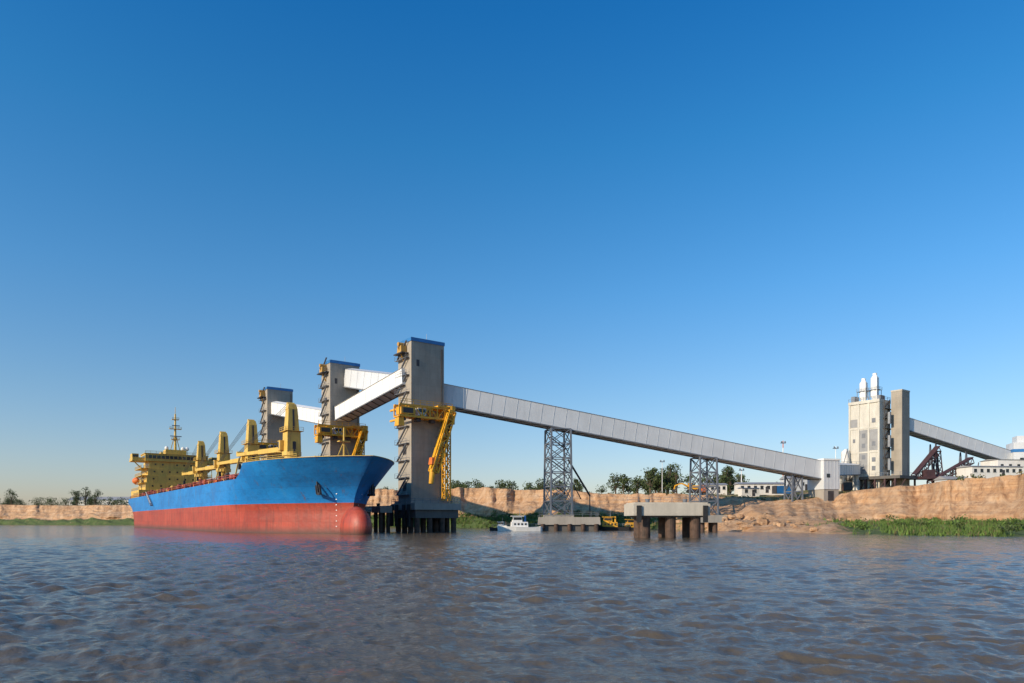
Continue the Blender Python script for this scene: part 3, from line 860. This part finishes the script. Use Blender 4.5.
boat('white_workboat',(2.0,176,0),math.radians(187),11.5,'white','blue','white')
boat('workboat',(-2.5,181,0),math.radians(170),7,'steeld','orange','white')
boat('yellow_tugboat',(26.5,184,0),math.radians(172),11,'black','yel','yel')
boat('tugboat',(33,188,0),math.radians(190),9,'steeld','orange','yel')

# ------------------------------------------------------------------ SHORE BUILDINGS
gb=group('transfer_house',(94.0,206.5,0),gy)
mb=MB().use('conc2'); mb.box(-2.4,2.8,-3.4,3.4,5,12)
mb.use('gal'); mb.box(-2.6,3.0,-3.6,3.6,12,20.6)
mb.use('white'); mb.box(-2.8,3.2,-3.8,3.8,20.6,21.1)
mb.use('seam')
for x in np.arange(-2.4,3,1.2): mb.box(x,x+.08,-3.66,-3.6,12,20.6)
mb.use('glass'); mb.box(-1.6,-.5,-3.7,-3.62,15.5,16.6)
mb.use('steeld'); mb.box(-1,1,-3.46,-3.4,8.6,11.5)
mb.finish('walls',gb)
gallery('short_conveyor_gallery',(97,208,18.0),(119,237,20.2),3.4,3.2,'gal')

gp=group('processing_tower',(125.6,240,0),YAW)
mb=MB().use('concw')
mb.box(-5.0,5.0,-3.6,3.6,18,43.4)
for z in (18,26.4,34.8): mb.box(-5.15,5.15,-3.75,3.75,z-.25,z+.25)
for x in (-5.05,-1.9,1.6,5.05): mb.box(x-.3,x+.3,-3.85,3.85,13,43.4)
mb.box(-5.4,5.4,-4.0,4.0,43.4,44.4)
for x in (-4.6,0,4.6):
    for y in (-3.2,3.2): mb.box(x-.5,x+.5,y-.5,y+.5,10,18)
mb.use('infill')
mb.box(-1.55,1.25,-3.68,-3.5,19,34.2)
mb.box(1.95,4.7,-3.67,-3.5,27,34.2)
mb.box(-4.7,-2.25,-3.67,-3.5,35.4,38.2)
mb.use('gald')
for x,zz in ((-.15,(20,24,28,31.5)),(3.3,(20,23,28.5,36.5))):
    for z in zz:
        mb.box(x-.6,x+.6,-3.72,-3.5,z,z+1.5)
for x,z in ((-3.5,20),(-3.5,30)): mb.box(x-.4,x+.4,-3.67,-3.5,z,z+1.3)
for z in (20,24.2,28.4,36.8): mb.box(4.95,5.06,-2.4,-1.2,z,z+1.6)
for z in (22,28.4,32.6,39): mb.box(4.95,5.06,.8,2.2,z,z+1.8)
mb.finish('block',gp)
mb=MB()
for x,hh in ((-2.0,52.2),(1.9,53.4)):
    mb.use('white')
    mb.cyl((x,0,46.2),(x,0,hh-1.0),1.3,1.3,20); mb.cyl((x,0,hh-1.0),(x,0,hh-.3),1.3,.8,20); mb.cyl((x,0,44.4),(x,0,46.2),.5,1.3,18)
    mb.cyl((x,0,hh-.3),(x,0,hh+.7),.7,.7,14); mb.beam((x,0,hh+.6),(x+1.2,-1.2,hh-1),.4); mb.beam((x+1.2,-1.2,hh-1),(x+1.3,-1.3,44.5),.35)
    mb.use('steel')
    for z in (48.2,): mb.box(x-1.7,x+1.7,-1.7,1.7,z,z+.1); mb.rail([(x-1.7,-1.7,z),(x+1.7,-1.7,z),(x+1.7,1.7,z)],1.0,.07,1.7)
    for a in (-1.5,1.5): mb.beam((x+a,-1.5,44.4),(x+a,-1.5,48.2),.16); mb.beam((x+a,1.5,44.4),(x+a,1.5,48.2),.16)
mb.use('steel'); mb.rail([(-5.3,-3.9,44.4),(5.3,-3.9,44.4),(5.3,3.9,44.4)],1.1,.08,1.6); mb.box(-4.9,-3.6,-3,0,44.4,46.5); mb.box(3.6,4.8,-2,1,44.4,46)
mb.finish('roof_cyclones',gp)
mb=MB().use('conc'); mb.box(6.2,9.8,2.6,8.2,13,47.2)
mb.use('concl'); mb.box(6.1,9.9,2.5,8.3,47.2,47.7)
mb.use('steeld')
for z in np.arange(14,44,3.4):
    mb.box(5.1,6.2,-1.5,5,z,z+.15); mb.beam((5.6,-1.4,z),(5.6,3,z+3.4),.5,.16)
for y in (-1.5,2,4): mb.beam((5.9,y,13),(5.9,y,44),.22)
mb.use('steel')
for z in (22,30,38): mb.cyl((6.6,.4,z-2),(6.6,.4,z+2),.6,.6,10)
mb.finish('lift_shaft_and_stairs',gp)
mb=MB().use('concd'); mb.box(-9,13,-6,9,16.8,17.8)
mb.use('brown')
for x in np.arange(-8.5,13,3.3):
    for y in (-5.6,8.6): mb.beam((x,y,9),(x,y,16.8),.5)
    mb.beam((x,-5.6,11),(x+3.3,-5.6,16.4),.22)
mb.use('conc2'); mb.box(-9,13,-6.5,-6,10,12.6)
mb.use('steel'); mb.rail([(-9,-6,17.8),(13,-6,17.8),(13,9,17.8)],1.1,.08,2)
mb.finish('base_frame',gp)

ga=group('storage_tanks',(116,240,0),0)
mb=MB().use('whitec')
for x,y,r,h in ((-1.6,0,1.8,22.5),(2.2,2,1.4,27.0),(4,-2,1.1,21),(-4.6,2,1.3,19.0)):
    mb.cyl((x,y,11),(x,y,h),r,r,18); mb.cyl((x,y,h),(x,y,h+1),r,.3,18)
mb.use('steel')
for x in (-5,-1,3): mb.beam((x,-3,11),(x,-3,22),.25); 
for z in (15,18.5,22): mb.box(-6,5,-3.4,-2.4,z,z+.15); mb.rail([(-6,-3.3,z),(5,-3.3,z)],1.1,.08,1.5)
mb.beam((-1,-3,22),(2.5,1,28),.2); mb.finish('tanks',ga)

gallery('elevated_conveyor_gallery',(136.5,240,36.8),(183,252,25.8),4.0,4.4,'gal')
gs=group('trestle_supports',(160,246,0),0)
mb=MB().use('steel')
for x,zt in ((150,30),(163,27.5),(176,24.5)):
    y=240+(x-137.5)*.258
    for s in (-1.6,1.6): mb.beam((x-1.5,y+s,11),(x,y+s,zt),.35); mb.beam((x+1.5,y+s,11),(x,y+s,zt),.35)
    for k in (.3,.6): mb.beam((x-1.5*(1-k),y-1.6,11+(zt-11)*k),(x+1.5*(1-k),y-1.6,11+(zt-11)*k),.2)
mb.finish('legs',gs,world=True)
gr=group('inclined_belt_conveyor',(150,236,0),0)
mb=MB().use('brown')
mb.truss((138,234,17.5),(149,239,27.5),1.8,1.8,.24,8)
mb.truss((142,232,15),(160,238,23.5),1.8,1.8,.24,9)
mb.truss((149,240,27),(150.5,240,12),2.0,2.0,.26,6)
mb.beam((138,234,18.7),(149,239,28.7),2.0,.25); mb.beam((142,232,16.2),(160,238,24.7),2.0,.25)
for x in (145,149,153,158): mb.beam((x,234+(x-143)*.3,11),(x,234+(x-143)*.3,16+(x-143)*.45),.3); mb.beam((x,234,11),(x+3,235.5,16+(x-143)*.45),.2)
mb.box(139,147,231,237,16.8,17.6); mb.box(141,144,232,235,17.6,20.0)
mb.finish('trusses',gr,world=True)
def shed(name,loc,yaw,lx,ly,h,wallm='whitec',roofm='roofg',win=6,gable=1.2):
    g=group(name,loc,yaw); mb=MB().use(wallm); mb.box(-lx/2,lx/2,-ly/2,ly/2,-4,h)
    mb.finish('walls',g)
    mb=MB().use(roofm); o=.4
    mb.add([(-lx/2-o,-ly/2-o,h),(lx/2+o,-ly/2-o,h),(lx/2+o,ly/2+o,h),(-lx/2-o,ly/2+o,h),(-lx/2-o,0,h+gable),(lx/2+o,0,h+gable)],
       [(0,1,5,4),(2,3,4,5),(0,4,3),(1,2,5),(0,3,2,1)])
    mb.finish('roof',g)
    mb=MB().use('glass')
    for i in range(win):
        x=-lx/2+lx*(i+.5)/win; mb.box(x-.5,x+.5,-ly/2-.05,-ly/2+.1,h*.42,h*.42+1.1)
        mb.use('roofg'); mb.box(x-.6,x+.6,-ly/2-.12,-ly/2,h*.42-.12,h*.42-.02); mb.use('glass')
    mb.use('steeld'); mb.box(lx*.08,lx*.08+1,-ly/2-.06,-ly/2+.1,0,2.1)
    mb.finish('windows_and_door',g)
shed('white_office_building',(162,232,17.5),math.radians(4),18,8,3.2,gable=.6,win=8)
shed('white_process_building',(172,238,19),math.radians(4),12,8,4.6,gable=.4,win=4)
shed('grey_shed',(147,228,13.3),math.radians(4),8,6,3,'gal')
shed('white_site_office',(84,232,12.0),math.radians(-3),15,6,3.0,gable=.7,win=7)
shed('white_site_office',(70,238,12.2),0,8,6,2.8,gable=.7,win=4)
shed('grey_site_shed',(99,236,13),math.radians(5),10,6,4,'gal',win=3)
shed('white_container_office',(77,222,10.6),math.radians(8),6,2.6,2.6,'whitec','blue',win=2,gable=.15)
shed('farm_building',(-330,560,15),0,60,14,4.2,gable=3,win=8)
g=group('grain_elevator_tower',(187,250,0),math.radians(-20))
mb=MB().use('gal'); mb.box(-4,4,-4,4,12,31); mb.box(-2.5,2.5,-2.5,2.5,31,33.5)
mb.use('blue'); mb.box(-4.1,4.1,-4.1,4.1,27.5,28.6); mb.use('glass')
for z in (16,20,24): mb.box(-2,-.8,-4.06,-4,z,z+1.4); mb.box(1,2.2,-4.06,-4,z,z+1.4)
mb.finish('walls',g)
def container(x,y,z,yaw,col):
    g=group('shipping_container',(x,y,z),yaw); mb=MB().use(col); mb.box(-3,3,-1.2,1.2,0,2.5)
    for k in np.arange(-2.7,2.8,.45): mb.box(k,k+.2,-1.26,1.26,.15,2.35)
    mb.use('steeld'); 
    for sx in (-3.03,2.93): mb.box(sx,sx+.1,-1.28,1.28,-.0,2.55)
    mb.finish('body',g)
container(88,222,11.4,.2,'blue'); container(64,236,12.2,-.1,'orange'); container(105,225,12.3,.1,'whitec'); container(109,222,12.4,1.2,'rust')
def mast(name,x,y,z0,z1,r=.25,stripes=False):
    g=group(name,(x,y,z0)); mb=MB()
    n=8
    for i in range(n):
        mb.use('orange' if (stripes and i%2) else 'white')
        mb.cyl((0,0,(z1-z0)*i/n-(2.5 if i==0 else 0)),(0,0,(z1-z0)*(i+1)/n),r*(1-.5*i/n),r*(1-.5*(i+1)/n),8)
    mb.use('steel'); mb.box(-.9,.9,-.3,.3,z1-z0-.9,z1-z0-.7); mb.box(-.8,-.4,-.4,-.2,z1-z0-.7,z1-z0-.2); mb.box(.4,.8,-.4,-.2,z1-z0-.7,z1-z0-.2)
    mb.finish('pole',g)
mast('communication_mast',94.5,238,11,30.5,.3,True)
mast('light_pole',80,238,9,21); mast('light_pole',55,250,11,25,.15); mast('light_pole',110,232,12,28,.2); mast('light_pole',172,225,12,24,.2)
def excavator(x,y,z,yaw,sc=1):
    g=group('yellow_excavator',(x,y,z),yaw); g.scale=(sc,)*3
    mb=MB().use('black')
    for s in (-1,1): mb.box(-2.2,2.2,s*1.3-.3,s*1.3+.3,0,.9,.25,0)
    mb.use('yel'); mb.cyl((0,0,.9),(0,0,1.2),.9,.9,12); mb.box(-2.4,1.3,-1.4,1.4,1.2,2.6,.1,.1); mb.box(.1,1.5,-1.4,-.3,2.6,3.5,.1,.1)
    mb.use('glass'); mb.box(1.3,1.48,-1.3,-.4,2.2,3.3)
    mb.use('yel'); mb.beam((1.2,.3,2.2),(4.0,.3,3.4),.4,.5); mb.beam((4.0,.3,3.4),(6.4,.3,2.6),.35,.45); mb.beam((6.4,.3,2.7),(6.9,.3,.9),.3,.4)
    mb.use('steeld'); mb.box(6.2,7.4,-.4,1,.1,1.2,.2,.1); mb.beam((1.4,.3,1.8),(3.2,.3,2.8),.2)
    mb.finish('body_and_arm',g)
excavator(61,231,12.2,math.radians(175),.9)

# ------------------------------------------------------------------ CAMERA
cd=bpy.data.cameras.new('camera'); cam=bpy.data.objects.new('camera',cd); scene.collection.objects.link(cam)
cam.location=(0,0,2.7); cam.rotation_euler=(math.radians(90),0,0)
cd.lens=24; cd.sensor_width=36; cd.shift_y=179/1024; cd.clip_end=20000; cd.clip_start=.1
scene.camera=cam
scene.view_settings.view_transform='Standard'; scene.view_settings.look='None'; scene.view_settings.exposure=0
